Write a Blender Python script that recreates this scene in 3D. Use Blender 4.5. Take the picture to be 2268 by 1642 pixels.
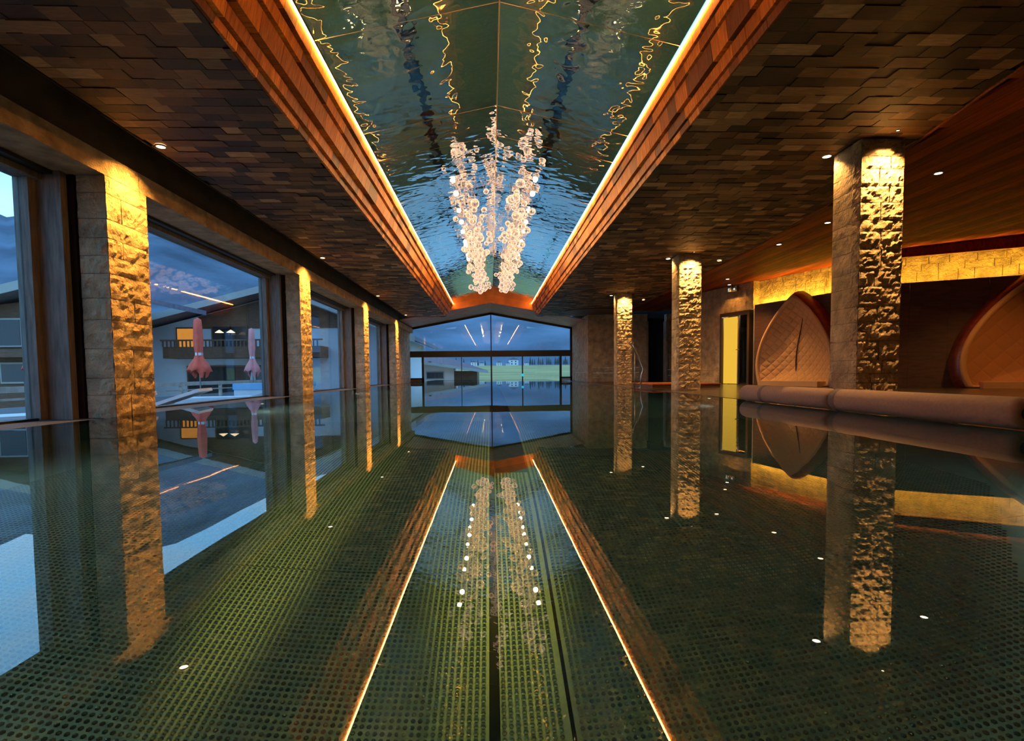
import bpy, math, random
from mathutils import Vector, Matrix, noise as mn
import numpy as np

random.seed(7)
for o in list(bpy.data.objects):
    bpy.data.objects.remove(o, do_unlink=True)
SC = bpy.context.scene
COL = SC.collection

# ------------------------------------------------------------------ camera
CAM_H = 0.40
yaw, pitch, roll = .0396, -.0537, .01
cy, sy, cp, sp = math.cos(yaw), math.sin(yaw), math.cos(pitch), math.sin(pitch)
fw = Vector((sy * cp, cy * cp, sp)); rt = Vector((cy, -sy, 0)); up = rt.cross(fw)
rr = math.cos(roll) * rt - math.sin(roll) * up
uu = math.cos(roll) * up + math.sin(roll) * rt
cam = bpy.data.cameras.new('camera')
cam.sensor_width = 36.0
cam.lens = 1175.29 / 2268 * 36.0
cam.shift_y = (889.9 - 821) / 2268
cam.clip_end = 5000
cam.clip_start = .02
camo = bpy.data.objects.new('camera', cam)
camo.matrix_world = Matrix(((rr.x, uu.x, -fw.x, 0), (rr.y, uu.y, -fw.y, 0), (rr.z, uu.z, -fw.z, CAM_H), (0, 0, 0, 1)))
COL.objects.link(camo)
SC.camera = camo

# ------------------------------------------------------------------ world, exposure
SC.view_settings.view_transform = 'Standard'
SC.view_settings.look = 'None'
SC.view_settings.exposure = 1.4
SC.view_settings.gamma = 1.0
SC.view_settings.use_curve_mapping = False
cyc = SC.cycles
cyc.max_bounces = 11; cyc.diffuse_bounces = 3; cyc.glossy_bounces = 7
cyc.transmission_bounces = 8; cyc.use_adaptive_sampling = True; cyc.adaptive_threshold = .06; cyc.transparent_max_bounces = 16
cyc.sample_clamp_indirect = 6.0
cyc.use_denoising = True

w = bpy.data.worlds.new('dusk_sky'); SC.world = w; w.use_nodes = True
nt = w.node_tree; nt.nodes.clear()
wo = nt.nodes.new('ShaderNodeOutputWorld'); bg = nt.nodes.new('ShaderNodeBackground')
tc = nt.nodes.new('ShaderNodeTexCoord'); sx = nt.nodes.new('ShaderNodeSeparateXYZ')
rp = nt.nodes.new('ShaderNodeValToRGB'); nz = nt.nodes.new('ShaderNodeTexNoise')
mp = nt.nodes.new('ShaderNodeMapping'); mx = nt.nodes.new('ShaderNodeMix'); mx.data_type = 'RGBA'
rp.color_ramp.elements[0].position = 0.0; rp.color_ramp.elements[0].color = (.23, .43, .66, 1)
rp.color_ramp.elements[1].position = 0.7; rp.color_ramp.elements[1].color = (.10, .30, .60, 1)
e = rp.color_ramp.elements.new(.28); e.color = (.17, .48, .84, 1)
nt.links.new(tc.outputs['Generated'], sx.inputs[0]); nt.links.new(sx.outputs['Z'], rp.inputs[0])
mp.inputs['Scale'].default_value = (2.2, 2.2, 7)
nt.links.new(tc.outputs['Generated'], mp.inputs[0]); nt.links.new(mp.outputs[0], nz.inputs['Vector'])
nz.inputs['Scale'].default_value = 1.6; nz.inputs['Detail'].default_value = 5
cr = nt.nodes.new('ShaderNodeValToRGB'); cr.color_ramp.elements[0].position = .45; cr.color_ramp.elements[1].position = .75
nt.links.new(nz.outputs[0], cr.inputs[0])
nt.links.new(cr.outputs[0], mx.inputs['Factor']); nt.links.new(rp.outputs[0], mx.inputs['A'])
mx.inputs['B'].default_value = (.30, .48, .66, 1)
nt.links.new(mx.outputs['Result'], bg.inputs['Color']); bg.inputs['Strength'].default_value = 1.3
nt.links.new(bg.outputs[0], wo.inputs[0])

# ------------------------------------------------------------------ helpers
def link(o, parent=None):
    COL.objects.link(o)
    if parent is not None:
        o.parent = parent
        o.matrix_parent_inverse = Matrix.Identity(4)
    return o

def empty(name, loc=(0, 0, 0), rz=0.0, parent=None):
    o = bpy.data.objects.new(name, None)
    o.location = loc; o.rotation_euler = (0, 0, rz); o.empty_display_size = .1
    return link(o, parent)

def tag(o, label=None, cat=None, group=None, kind=None):
    if label: o['label'] = label
    if cat: o['category'] = cat
    if group: o['group'] = group
    if kind: o['kind'] = kind
    return o

def obj(name, me, parent=None, loc=(0, 0, 0), rot=(0, 0, 0)):
    o = bpy.data.objects.new(name, me); o.location = loc; o.rotation_euler = rot
    return link(o, parent)

class MB:
    def __init__(s): s.v = []; s.f = []; s.m = []; s.sm = []
    def add(s, vs, fs, mi=0, smooth=False):
        b = len(s.v); s.v += [tuple(p) for p in vs]
        for q in fs: s.f.append([b + i for i in q]); s.m.append(mi); s.sm.append(smooth)
        return s
    def box(s, x0, x1, y0, y1, z0, z1, mi=0):
        return s.add([(x0, y0, z0), (x1, y0, z0), (x1, y1, z0), (x0, y1, z0), (x0, y0, z1), (x1, y0, z1), (x1, y1, z1), (x0, y1, z1)],
                     [(0, 3, 2, 1), (4, 5, 6, 7), (0, 1, 5, 4), (1, 2, 6, 5), (2, 3, 7, 6), (3, 0, 4, 7)], mi)
    def hexa(s, p, mi=0):   # 8 points: bottom 4 ccw, top 4
        return s.add(p, [(0, 3, 2, 1), (4, 5, 6, 7), (0, 1, 5, 4), (1, 2, 6, 5), (2, 3, 7, 6), (3, 0, 4, 7)], mi)
    def poly(s, pts, mi=0): return s.add(pts, [tuple(range(len(pts)))], mi)
    def prism(s, pts, d, mi=0):      # planar polygon extruded by vector d
        n = len(pts); d = Vector(d); a = [Vector(p) for p in pts]; b = [p + d for p in a]
        fs = [tuple(reversed(range(n))), tuple(range(n, 2 * n))] + [(i, (i + 1) % n, n + (i + 1) % n, n + i) for i in range(n)]
        return s.add(a + b, fs, mi)
    def tube(s, path, r, n=8, mi=0, cap=True):
        P = [Vector(p) for p in path]; R = r if isinstance(r, (list, tuple)) else [r] * len(P)
        rings = []
        for i, p in enumerate(P):
            t = (P[min(i + 1, len(P) - 1)] - P[max(i - 1, 0)]).normalized()
            a = Vector((0, 0, 1)) if abs(t.z) < .9 else Vector((1, 0, 0))
            u = t.cross(a).normalized(); v = t.cross(u).normalized()
            rings.append([p + R[i] * (u * math.cos(2 * math.pi * k / n) + v * math.sin(2 * math.pi * k / n)) for k in range(n)])
        b = len(s.v)
        for q in rings: s.v += [tuple(x) for x in q]
        for i in range(len(P) - 1):
            for k in range(n):
                s.f.append([b + i * n + k, b + i * n + (k + 1) % n, b + (i + 1) * n + (k + 1) % n, b + (i + 1) * n + k]); s.m.append(mi); s.sm.append(True)
        if cap:
            s.f.append([b + k for k in reversed(range(n))]); s.m.append(mi); s.sm.append(False)
            s.f.append([b + (len(P) - 1) * n + k for k in range(n)]); s.m.append(mi); s.sm.append(False)
        return s
    def lathe(s, prof, n=24, mi=0, c=(0, 0, 0)):
        b = len(s.v)
        for r, z in prof:
            for k in range(n):
                a = 2 * math.pi * k / n; s.v.append((c[0] + r * math.cos(a), c[1] + r * math.sin(a), c[2] + z))
        for i in range(len(prof) - 1):
            for k in range(n):
                s.f.append([b + i * n + k, b + i * n + (k + 1) % n, b + (i + 1) * n + (k + 1) % n, b + (i + 1) * n + k]); s.m.append(mi); s.sm.append(True)
        return s
    def mesh(s, name, mats):
        me = bpy.data.meshes.new(name); me.from_pydata(s.v, [], s.f)
        for m in (mats if isinstance(mats, (list, tuple)) else [mats]): me.materials.append(m)
        me.polygons.foreach_set('material_index', s.m); me.polygons.foreach_set('use_smooth', s.sm)
        me.update(); return me
    def build(s, name, mats, parent=None, loc=(0, 0, 0), rot=(0, 0, 0)):
        return obj(name, s.mesh(name, mats), parent, loc, rot)

def recalc(me):
    import bmesh
    bm = bmesh.new(); bm.from_mesh(me); bmesh.ops.recalc_face_normals(bm, faces=bm.faces); bm.to_mesh(me); bm.free()
    return me

# ------------------------------------------------------------------ materials
def mat(name, col, rough=.6, metal=0.0, var=0.0, vscale=4.0, stretch=(1, 1, 1), bump=0.0, bscale=30.0, emit=None, estr=0.0, col2=None, spec=.5, coords='Object', bdist=.01, detail=4):
    m = bpy.data.materials.new(name); m.use_nodes = True
    t = m.node_tree; p = t.nodes['Principled BSDF']
    p.inputs['Base Color'].default_value = (*col, 1); p.inputs['Roughness'].default_value = rough
    p.inputs['Metallic'].default_value = metal; p.inputs['Specular IOR Level'].default_value = spec
    if emit:
        p.inputs['Emission Color'].default_value = (*emit, 1); p.inputs['Emission Strength'].default_value = estr
    if var > 0 or bump > 0:
        tcn = t.nodes.new('ShaderNodeTexCoord'); mpn = t.nodes.new('ShaderNodeMapping'); mpn.inputs['Scale'].default_value = stretch
        if coords == 'World':
            ge = t.nodes.new('ShaderNodeNewGeometry'); t.links.new(ge.outputs['Position'], mpn.inputs[0])
        else:
            t.links.new(tcn.outputs[coords], mpn.inputs[0])
        if var > 0:
            n = t.nodes.new('ShaderNodeTexNoise'); n.inputs['Scale'].default_value = vscale; n.inputs['Detail'].default_value = detail
            t.links.new(mpn.outputs[0], n.inputs['Vector'])
            r = t.nodes.new('ShaderNodeValToRGB')
            c2 = col2 or tuple(min(1, c * (1 + var)) for c in col); c1 = tuple(c * (1 - var) for c in col)
            r.color_ramp.elements[0].position = .3; r.color_ramp.elements[0].color = (*c1, 1)
            r.color_ramp.elements[1].position = .7; r.color_ramp.elements[1].color = (*c2, 1)
            t.links.new(n.outputs[0], r.inputs[0]); t.links.new(r.outputs[0], p.inputs['Base Color'])
        if bump > 0:
            n2 = t.nodes.new('ShaderNodeTexNoise'); n2.inputs['Scale'].default_value = bscale; n2.inputs['Detail'].default_value = 8; n2.inputs['Roughness'].default_value = .62
            t.links.new(mpn.outputs[0], n2.inputs['Vector'])
            b = t.nodes.new('ShaderNodeBump'); b.inputs['Strength'].default_value = bump; b.inputs['Distance'].default_value = bdist
            t.links.new(n2.outputs[0], b.inputs['Height']); t.links.new(b.outputs[0], p.inputs['Normal'])
    return m

def emis(name, col, st):
    m = bpy.data.materials.new(name); m.use_nodes = True; t = m.node_tree; t.nodes.clear()
    o = t.nodes.new('ShaderNodeOutputMaterial'); e = t.nodes.new('ShaderNodeEmission')
    e.inputs[0].default_value = (*col, 1); e.inputs[1].default_value = st
    t.links.new(e.outputs[0], o.inputs[0]); return m

def glass_pane(name, tint=(.92, .95, .97), ior=1.5):
    m = bpy.data.materials.new(name); m.use_nodes = True; t = m.node_tree; t.nodes.clear()
    o = t.nodes.new('ShaderNodeOutputMaterial'); mxs = t.nodes.new('ShaderNodeMixShader'); lw = t.nodes.new('ShaderNodeLayerWeight'); lw.inputs['Blend'].default_value = .5
    pw_ = t.nodes.new('ShaderNodeMath'); pw_.operation = 'POWER'; pw_.inputs[1].default_value = 5.0
    fr = t.nodes.new('ShaderNodeMath'); fr.operation = 'MULTIPLY_ADD'; fr.inputs[1].default_value = .95; fr.inputs[2].default_value = .05
    t.links.new(lw.outputs['Facing'], pw_.inputs[0]); t.links.new(pw_.outputs[0], fr.inputs[0])
    tr = t.nodes.new('ShaderNodeBsdfTransparent'); gl = t.nodes.new('ShaderNodeBsdfGlossy')
    tr.inputs[0].default_value = (*tint, 1); gl.inputs['Roughness'].default_value = 0.0
    t.links.new(fr.outputs[0], mxs.inputs[0]); t.links.new(tr.outputs[0], mxs.inputs[1]); t.links.new(gl.outputs[0], mxs.inputs[2])
    t.links.new(mxs.outputs[0], o.inputs[0]); return m

WARM = (1.0, .53, .15)
GOLD = (1.0, .44, .075)
M = {}
M['stone'] = mat('split_stone', (.50, .37, .24), .85, var=.35, vscale=5, bump=1.0, bscale=20, bdist=.06, coords='World')
M['stone_dark'] = mat('honed_stone', (.30, .235, .18), .8, var=.3, vscale=4, bump=.35, bscale=30, coords='World')
M['fascia_dark'] = mat('dark_fascia', (.055, .035, .022), .8, var=.4, vscale=3, bump=.2, bscale=20, coords='World')
M['black'] = mat('black_metal', (.012, .012, .013), .45)
M['void'] = mat('black_void', (.006, .005, .005), .9)
M['timber_grey'] = mat('grey_timber', (.16, .14, .125), .7, var=.35, vscale=6, stretch=(6, 6, .6), bump=.2, bscale=20, coords='World')
WOODS = []
for i, c in enumerate([(.014, .006, .003), (.042, .019, .008), (.10, .048, .019), (.17, .090, .038), (.26, .15, .07), (.40, .25, .13)]):
    WOODS.append(mat('shingle_wood_%d' % i, c, .6, var=.28, vscale=7, stretch=(1.2, 9, 3), bump=.25, bscale=18, coords='World', bdist=.006))
FASC = []
for i, c in enumerate([(.17, .040, .005), (.36, .10, .012), (.54, .16, .017), (.66, .22, .026)]):
    FASC.append(mat('larch_board_%d' % i, c, .55, spec=.2, var=.35, vscale=6, stretch=(2, 9, 1.2), bump=.2, bscale=14, coords='World', bdist=.006))
M['plank'] = [mat('plank_ceiling_%d' % i, c, .5, spec=.12, var=.45, vscale=4, stretch=(9, .55, 3), bump=.15, bscale=12, coords='World') for i, c in enumerate([(.20, .032, .006), (.28, .050, .009), (.14, .022, .005)])]
M['header'] = mat('orange_header_boards', (.48, .15, .032), .5, var=.3, vscale=3, stretch=(1, 1, 1), coords='World')
M['led'] = emis('led_strip_glow', (1.0, .37, .055), 42)
M['led_cove'] = emis('cove_led_glow', (1.0, .58, .05), 42)
M['lamp'] = emis('lamp_glow', (1.0, .74, .40), 7)
M['lamp_ring'] = mat('lamp_ring_metal', (.35, .33, .30), .35, metal=1)
M['brass'] = mat('joint_trim', (.55, .36, .22), .35, metal=.8)
M['pane'] = glass_pane('window_glass')
M['pool_wall'] = mat('pool_wall_steel', (.10, .15, .14), .35, metal=.9)
M['coping'] = mat('pool_coping', (.035, .035, .03), .8, var=.2, vscale=5, coords='World')
M['deck'] = mat('dark_wet_deck', (.055, .04, .03), .22, var=.3, vscale=4, coords='World')
M['foam'] = mat('mauve_foam', (.23, .15, .14), .85, var=.1, vscale=40, bump=.15, bscale=150, bdist=.002)
M['foam_dark'] = mat('strap_dark', (.10, .085, .10), .8)
M['pod_wood'] = mat('red_lacquered_wood', (.15, .022, .008), .35, var=.35, vscale=4, stretch=(1, 1, 5), coords='World')
M['panel'] = mat('dark_veneer_panel', (.085, .034, .016), .55, var=.3, vscale=4, stretch=(1, 1, 6), coords='World')
M['chrome'] = mat('brushed_steel', (.6, .57, .52), .25, metal=1)

# mirror ceiling (polished steel with slight waves)
def mirror_mat():
    m = bpy.data.materials.new('mirror_steel'); m.use_nodes = True; t = m.node_tree; t.nodes.clear()
    o = t.nodes.new('ShaderNodeOutputMaterial'); g = t.nodes.new('ShaderNodeBsdfGlossy')
    g.inputs['Color'].default_value = (.80, .86, .88, 1); g.inputs['Roughness'].default_value = .015
    ge = t.nodes.new('ShaderNodeNewGeometry'); mpn = t.nodes.new('ShaderNodeMapping'); mpn.inputs['Scale'].default_value = (1.0, 1.35, 1)
    t.links.new(ge.outputs['Position'], mpn.inputs[0])
    n1 = t.nodes.new('ShaderNodeTexNoise'); n1.inputs['Scale'].default_value = 4.2; n1.inputs['Detail'].default_value = 1.0; n1.inputs['Distortion'].default_value = .5
    t.links.new(mpn.outputs[0], n1.inputs['Vector'])
    b = t.nodes.new('ShaderNodeBump'); b.inputs['Strength'].default_value = .30; b.inputs['Distance'].default_value = .02
    t.links.new(n1.outputs[0], b.inputs['Height']); t.links.new(b.outputs[0], g.inputs['Normal'])
    t.links.new(g.outputs[0], o.inputs[0]); return m
M['mirror'] = mirror_mat()

def water_mat():
    m = bpy.data.materials.new('still_water'); m.use_nodes = True; t = m.node_tree; t.nodes.clear()
    o = t.nodes.new('ShaderNodeOutputMaterial'); mxs = t.nodes.new('ShaderNodeMixShader'); fr = t.nodes.new('ShaderNodeFresnel')
    fr.inputs['IOR'].default_value = 2.1
    rf = t.nodes.new('ShaderNodeBsdfRefraction'); rf.inputs['IOR'].default_value = 1.333; rf.inputs['Roughness'].default_value = 0
    rf.inputs['Color'].default_value = (.70, .93, .92, 1)
    gl = t.nodes.new('ShaderNodeBsdfGlossy'); gl.inputs['Roughness'].default_value = 0
    ge = t.nodes.new('ShaderNodeNewGeometry')
    n1 = t.nodes.new('ShaderNodeTexNoise'); n1.inputs['Scale'].default_value = 1.3; n1.inputs['Detail'].default_value = 2
    t.links.new(ge.outputs['Position'], n1.inputs['Vector'])
    b = t.nodes.new('ShaderNodeBump'); b.inputs['Strength'].default_value = .012; b.inputs['Distance'].default_value = .05
    t.links.new(n1.outputs[0], b.inputs['Height'])
    for x in (rf, gl, fr): t.links.new(b.outputs[0], x.inputs['Normal'])
    t.links.new(fr.outputs[0], mxs.inputs[0]); t.links.new(rf.outputs[0], mxs.inputs[1]); t.links.new(gl.outputs[0], mxs.inputs[2])
    t.links.new(mxs.outputs[0], o.inputs[0]); return m
M['water'] = water_mat()

PITCH = .0227
def floor_mat(name, dots):
    m = bpy.data.materials.new(name); m.use_nodes = True; t = m.node_tree; p = t.nodes['Principled BSDF']
    p.inputs['Base Color'].default_value = (.58, .72, .66, 1); p.inputs['Metallic'].default_value = .72; p.inputs['Roughness'].default_value = .27
    if dots:
        ge = t.nodes.new('ShaderNodeNewGeometry'); sp_ = t.nodes.new('ShaderNodeSeparateXYZ'); t.links.new(ge.outputs['Position'], sp_.inputs[0])
        def mth(op, a, b=None):
            n = t.nodes.new('ShaderNodeMath'); n.operation = op
            for k, x in enumerate((a, b)):
                if x is None: continue
                if isinstance(x, (int, float)): n.inputs[k].default_value = x
                else: t.links.new(x, n.inputs[k])
            return n.outputs[0]
        sxx = mth('SINE', mth('MULTIPLY', sp_.outputs['X'], 2 * math.pi / PITCH)); syy = mth('SINE', mth('MULTIPLY', sp_.outputs['Y'], 2 * math.pi / PITCH))
        hgt = mth('MAXIMUM', mth('SUBTRACT', mth('MULTIPLY', sxx, syy), .1), 0.0)
        b = t.nodes.new('ShaderNodeBump'); b.inputs['Strength'].default_value = .8; b.inputs['Distance'].default_value = .003
        t.links.new(hgt, b.inputs['Height']); t.links.new(b.outputs[0], p.inputs['Normal'])
    return m
M['floor'] = floor_mat('pool_floor_steel', False)
M['floor_far'] = floor_mat('pool_floor_steel_dimpled', True)
M['lane'] = mat('smooth_lane_steel', (.10, .15, .19), .22, metal=.9)
M['stud'] = mat('stud_steel', (.30, .40, .40), .16, metal=.9)

# ------------------------------------------------------------------ dimensions (metres; y runs down the hall)
XC = -3.776; SPAN = 5.33; YL0 = .166; CW = .641
XR = 3.868; YR0 = .148; RW = .468
ZS = 2.793; ZLIN = 2.394; ZLT = 2.605
LXL, LXR, LZ, LYE = -1.542, 1.777, 3.348, 22.67
RX, RZ = .118, 3.715
SEL, SER = -1.88, 1.985
YE = 26.35
DP = 1.36                       # pool depth

# ================================================================== SETTING
# ---- pool floor
fl = tag(empty('floor'), 'green-grey studded steel floor of the indoor pool', kind='structure')
NY0, NY1 = .3, 6.01
for (x0, x1) in ((-3.5, -.018), (.018, .243), (.257, 3.45)):
    if x1 - x0 < 1:
        MB().box(x0, x1, NY0, 3.6, -DP - .01, -DP).build('floor_sheet', M['floor'], fl)
        MB().box(x0, x1, 3.604, 34, -DP - .01, -DP).build('lane_strip', M['lane'], fl)
    else:
        for (ya, yb) in ((NY0, 2.374), (2.382, NY1)):
            MB().box(x0, x1, ya, yb, -DP - .01, -DP).build('floor_sheet', M['floor'], fl)
    MB().box(x0, x1, -3, NY0, -DP - .01, -DP).build('floor_sheet', M['floor_far'], fl)
    if x1 - x0 > 1: MB().box(x0, x1, NY1, 34, -DP - .01, -DP).build('floor_sheet', M['floor_far'], fl)
MB().box(-3.5, 3.45, -3, 34, -DP - .06, -DP - .03).build('drain_channel', M['void'], fl)
# studs: real geometry near the camera
def studs():
    xs = np.arange(-2.75, 2.75, PITCH) + PITCH / 2; ys = np.arange(.65, 6.0, PITCH)
    xs = xs[(np.abs(xs) > .028) & (np.abs(xs - .25) > .018)]
    X, Y = np.meshgrid(xs, ys); X = X.ravel(); Y = Y.ravel()
    keep = (np.abs(X) < .45 + Y * .82) & ~((X > 0) & (X < .25) & (Y > 3.6))
    X, Y = X[keep], Y[keep]; n = len(X)
    k = 6; a = np.arange(k) * 2 * np.pi / k
    rings = [(.0086, 0.0), (.0064, .0030), (.0024, .0046)]; nr = len(rings)
    base = np.concatenate([np.stack([r * np.cos(a), r * np.sin(a), np.full(k, z)], -1) for r, z in rings])
    V = (base[None] + np.stack([X, Y, np.full(n, -DP)], -1)[:, None]).reshape(-1, 3)
    quads = np.array([[q * k + i, q * k + (i + 1) % k, (q + 1) * k + (i + 1) % k, (q + 1) * k + i] for q in range(nr - 1) for i in range(k)])
    Q = (quads[None] + (np.arange(n) * nr * k)[:, None, None]).reshape(-1)
    H = (np.arange((nr - 1) * k, nr * k)[None] + (np.arange(n) * nr * k)[:, None]).reshape(-1)
    loops = np.concatenate([Q, H]); nq = n * k * (nr - 1)
    starts = np.concatenate([np.arange(nq) * 4, nq * 4 + np.arange(n) * k]); tot = np.concatenate([np.full(nq, 4), np.full(n, k)])
    me = bpy.data.meshes.new('floor_studs')
    me.vertices.add(len(V)); me.vertices.foreach_set('co', V.ravel())
    me.loops.add(len(loops)); me.loops.foreach_set('vertex_index', loops.astype(np.int32))
    me.polygons.add(len(starts)); me.polygons.foreach_set('loop_start', starts.astype(np.int32))
    try: me.polygons.foreach_set('loop_total', tot.astype(np.int32))
    except Exception: pass
    me.polygons.foreach_set('use_smooth', np.ones(len(starts), bool))
    me.update(calc_edges=True); me.validate()
    me.materials.append(M['stud'])
    return me
tag(obj('floor_stud', studs(), fl), kind='stuff')

# ---- pool walls, copings, water
pw = tag(empty('wall_pool'), kind='structure')
MB().box(-3.56, -3.5, -3, 34, -DP - .05, -.012).build('pool_side', M['pool_wall'], pw)
MB().box(3.45, 3.5, -3, 34, -DP - .05, -.004).build('pool_side', M['pool_wall'], pw)
MB().box(-3.56, 3.5, 34, 34.06, -DP - .05, -.012).build('pool_side', M['pool_wall'], pw)
MB().box(-3.56, 3.5, -3.06, -3, -DP - .05, -.004).build('pool_side', M['pool_wall'], pw)
MB().box(-4.6, -3.56, -3, 26.35, -.10, -.014).build('coping', M['coping'], pw)
wm = MB(); wm.poly([(-3.775, -3, 0), (3.47, -3, 0), (3.47, 26.2, 0), (3.47, 34.03, 0), (-3.53, 34.03, 0), (-3.53, 26.2, 0), (-3.775, 26.2, 0)])
tag(wm.build('pool_water', M['water']), 'still clear mirror-like water filling the long pool', 'water', kind='stuff')
# right hand deck
dk = tag(empty('floor_deck'), kind='structure')
MB().box(3.5, 13, -3, 26, -.12, .004).build('deck_slab', M['deck'], dk)

# ---- stone blocks
def rough_block(lx, ly, lz, amp, seed, faces='xXyY', g=.04, flat=.35, fq=1.25):
    """block with origin at its lower corner, rough split faces"""
    mb = MB(); off = Vector((seed * 3.17, seed * 1.31, seed * .77)); e = .006
    def face(o, u, v, n):
        o, u, v, n = Vector(o), Vector(u), Vector(v), Vector(n)
        nu = max(2, min(18, int(u.length / g))); nv = max(2, min(12, int(v.length / g)))
        vs = []
        for j in range(nv + 1):
            for i in range(nu + 1):
                p = o + u * (i / nu) + v * (j / nv)
                ed = min(1, .25 + min(i, nu - i) * 1.2, .25 + min(j, nv - j) * 1.2)
                q_ = Vector((p.x, p.y, p.z * 1.7)) + off; a = mn.noise(q_ * 6.0 * fq) * .7 + abs(mn.noise(q_ * 14.0 * fq)) * .8 + mn.noise(q_ * 28.0 * fq) * .35 - .2
                d = amp * (flat + a) * ed
                vs.append(p + n * max(-.6 * amp, d))
        fs = [(j * (nu + 1) + i, j * (nu + 1) + i + 1, (j + 1) * (nu + 1) + i + 1, (j + 1) * (nu + 1) + i) for j in range(nv) for i in range(nu)]
        mb.add(vs, fs)
    x0, x1, y0, y1, z0, z1 = e, lx - e, e, ly - e, e * .4, lz - e * .4
    face((x0, y0, z0), (x1 - x0, 0, 0), (0, 0, z1 - z0), (0, -1, 0))
    face((x1, y0, z0), (0, y1 - y0, 0), (0, 0, z1 - z0), (1, 0, 0))
    face((x1, y1, z0), (x0 - x1, 0, 0), (0, 0, z1 - z0), (0, 1, 0))
    face((x0, y1, z0), (0, y0 - y1, 0), (0, 0, z1 - z0), (-1, 0, 0))
    mb.add([(x0, y0, z0), (x1, y0, z0), (x1, y1, z0), (x0, y1, z0), (x0, y0, z1), (x1, y0, z1), (x1, y1, z1), (x0, y1, z1)], [(0, 3, 2, 1), (4, 5, 6, 7)])
    return mb

def courses(z0, z1, lo, hi, rnd):
    z = z0; out = []
    while z < z1 - 1e-4:
        hgt = rnd.uniform(lo, hi)
        if z1 - (z + hgt) < lo: hgt = z1 - z
        out.append((z, hgt)); z += hgt
    return out

ORD = ['nearest', 'second', 'third', 'farthest']
for k in range(1, 5):
    rnd = random.Random(100 + k)
    y0 = YL0 + SPAN * k
    c = tag(empty('stone_column', (XC, y0, 0)), 'split stone pier in golden light between the left windows, %s from the viewer' % ORD[k - 1], 'column', 'stone piers of the window wall')
    MB().box(-.275, -.02, .02, CW - .02, -.02, ZLIN).build('column_core', M['stone_dark'], c)
    for (z, hgt) in courses(-.014, ZLIN, .14, .30, rnd):
        cuts = [0, CW] if rnd.random() < .55 else [0, rnd.uniform(.22, .42), CW]
        for a, b in zip(cuts[:-1], cuts[1:]):
            rough_block(.285, b - a, hgt, .030, rnd.random() * 50).build('stone_block', M['stone'], c, (-.285, a, z))
RORD = ['nearest', 'middle', 'farthest']
for k in range(1, 4):
    rnd = random.Random(200 + k)
    y0 = YR0 + SPAN * k
    c = tag(empty('stone_column', (XR, y0, 0)), 'free-standing split stone column with rough spotlit front beside the pool, %s of the row' % RORD[k - 1], 'column', 'stone columns of the pool side')
    MB().box(.03, RW - .03, .03, RW - .03, 0, ZS).build('column_core', M['stone_dark'], c)
    for (z, hgt) in courses(.004, ZS, .10, .24, rnd):
        # front layer is very rough, rear layer gives the smoother side face
        sp_ = rnd.uniform(.14, .32)
        cuts = [0, RW] if rnd.random() < .45 else [0, sp_, RW]
        for a, b in zip(cuts[:-1], cuts[1:]):
            rough_block(b - a, .14, hgt, .032, rnd.random() * 50, g=.024, fq=1.7).build('stone_block', M['stone'], c, (a, 0, z))
        rough_block(RW - .012, RW - .14, hgt, .008, rnd.random() * 50).build('stone_block', M['stone'], c, (.006, .14, z))

# ---- left wall: lintel, fascia, end pier
wl = tag(empty('wall_left'), kind='structure')
rnd = random.Random(5)
y = -3.0
while y < YE:
    L = min(rnd.uniform(1.1, 1.7), YE - y)
    if YE - (y + L) < .5: L = YE - y
    rough_block(.72, L, ZLT - ZLIN, .006, rnd.random() * 40, g=.12).build('stone_slab', M['stone'], wl, (XC - .72, y, ZLIN)); y += L
MB().box(XC - .72, XC - .03, -3, YE, ZLT, 3.25).build('fascia_board', M['fascia_dark'], wl)
MB().box(XC - .72, -3.42, -3, YE, 3.18, 3.25).build('slot_cover', M['void'], wl)
MB().box(-3.52, -3.5, -3, 22.7, ZS - .004, 3.2).build('slot_cover', M['void'], wl)
y0 = YL0 + SPAN * 4 + CW
for (z, hgt) in courses(-.014, ZLIN, .18, .3, rnd):
    yy = y0
    while yy < YE - .01:
        L = min(rnd.uniform(.5, .9), YE - yy)
        if YE - (yy + L) < .3: L = YE - yy
        rough_block(.4, L, hgt, .010, rnd.random() * 50, g=.09).build('stone_block', M['stone'], wl, (-3.93 - .4, yy, z)); yy += L
MB().box(-4.5, -3.8, -3.0, 3.3, -.02, ZLIN).build('unseen_wall_block', M['stone_dark'], wl)  # unseen solid wall length, put in to darken the near soffit

# ---- left windows
for k in range(1, 5):
    ya = 3.3 if k == 1 else YL0 + SPAN * (k - 1) + CW
    yb = YL0 + SPAN * k
    wn = tag(empty('window_%d' % k), kind='structure')
    MB().box(-4.50, -4.13, yb - .10, yb - .02, -.02, ZLIN).build('reveal_board', M['timber_grey'], wn)
    MB().box(-4.50, -4.36, yb - .19, yb - .10, -.02, ZLIN).build('frame_post', M['timber_grey'], wn)
    MB().box(-4.13, -4.06, yb + .02, yb + .10, -.02, ZLIN).build('shadow_gap', M['void'], wn)
    MB().box(-4.50, -4.08, yb + .0, yb + CW - .02, -.02, ZLIN).build('pier_backing', M['void'], wn)
    MB().box(-4.50, -4.06, ya, ya + .08, -.02, ZLIN).build('reveal_board', M['timber_grey'], wn)
    MB().box(-4.50, -4.30, ya + .08, yb - .10, ZLIN - .09, ZLIN).build('frame_head', M['timber_grey'], wn)
    MB().box(-4.36, -4.20, ya + .08, yb - .10, ZLIN - .035, ZLIN).build('shade_track', M['black'], wn)
    MB().box(-4.50, -4.38, ya + .08, yb - .19, -.05, .008).build('frame_sill', M['black'], wn)
    MB().box(-4.455, -4.435, ya + .08, yb - .19, .008, ZLIN - .09).build('pane', M['pane'], wn)

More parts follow.
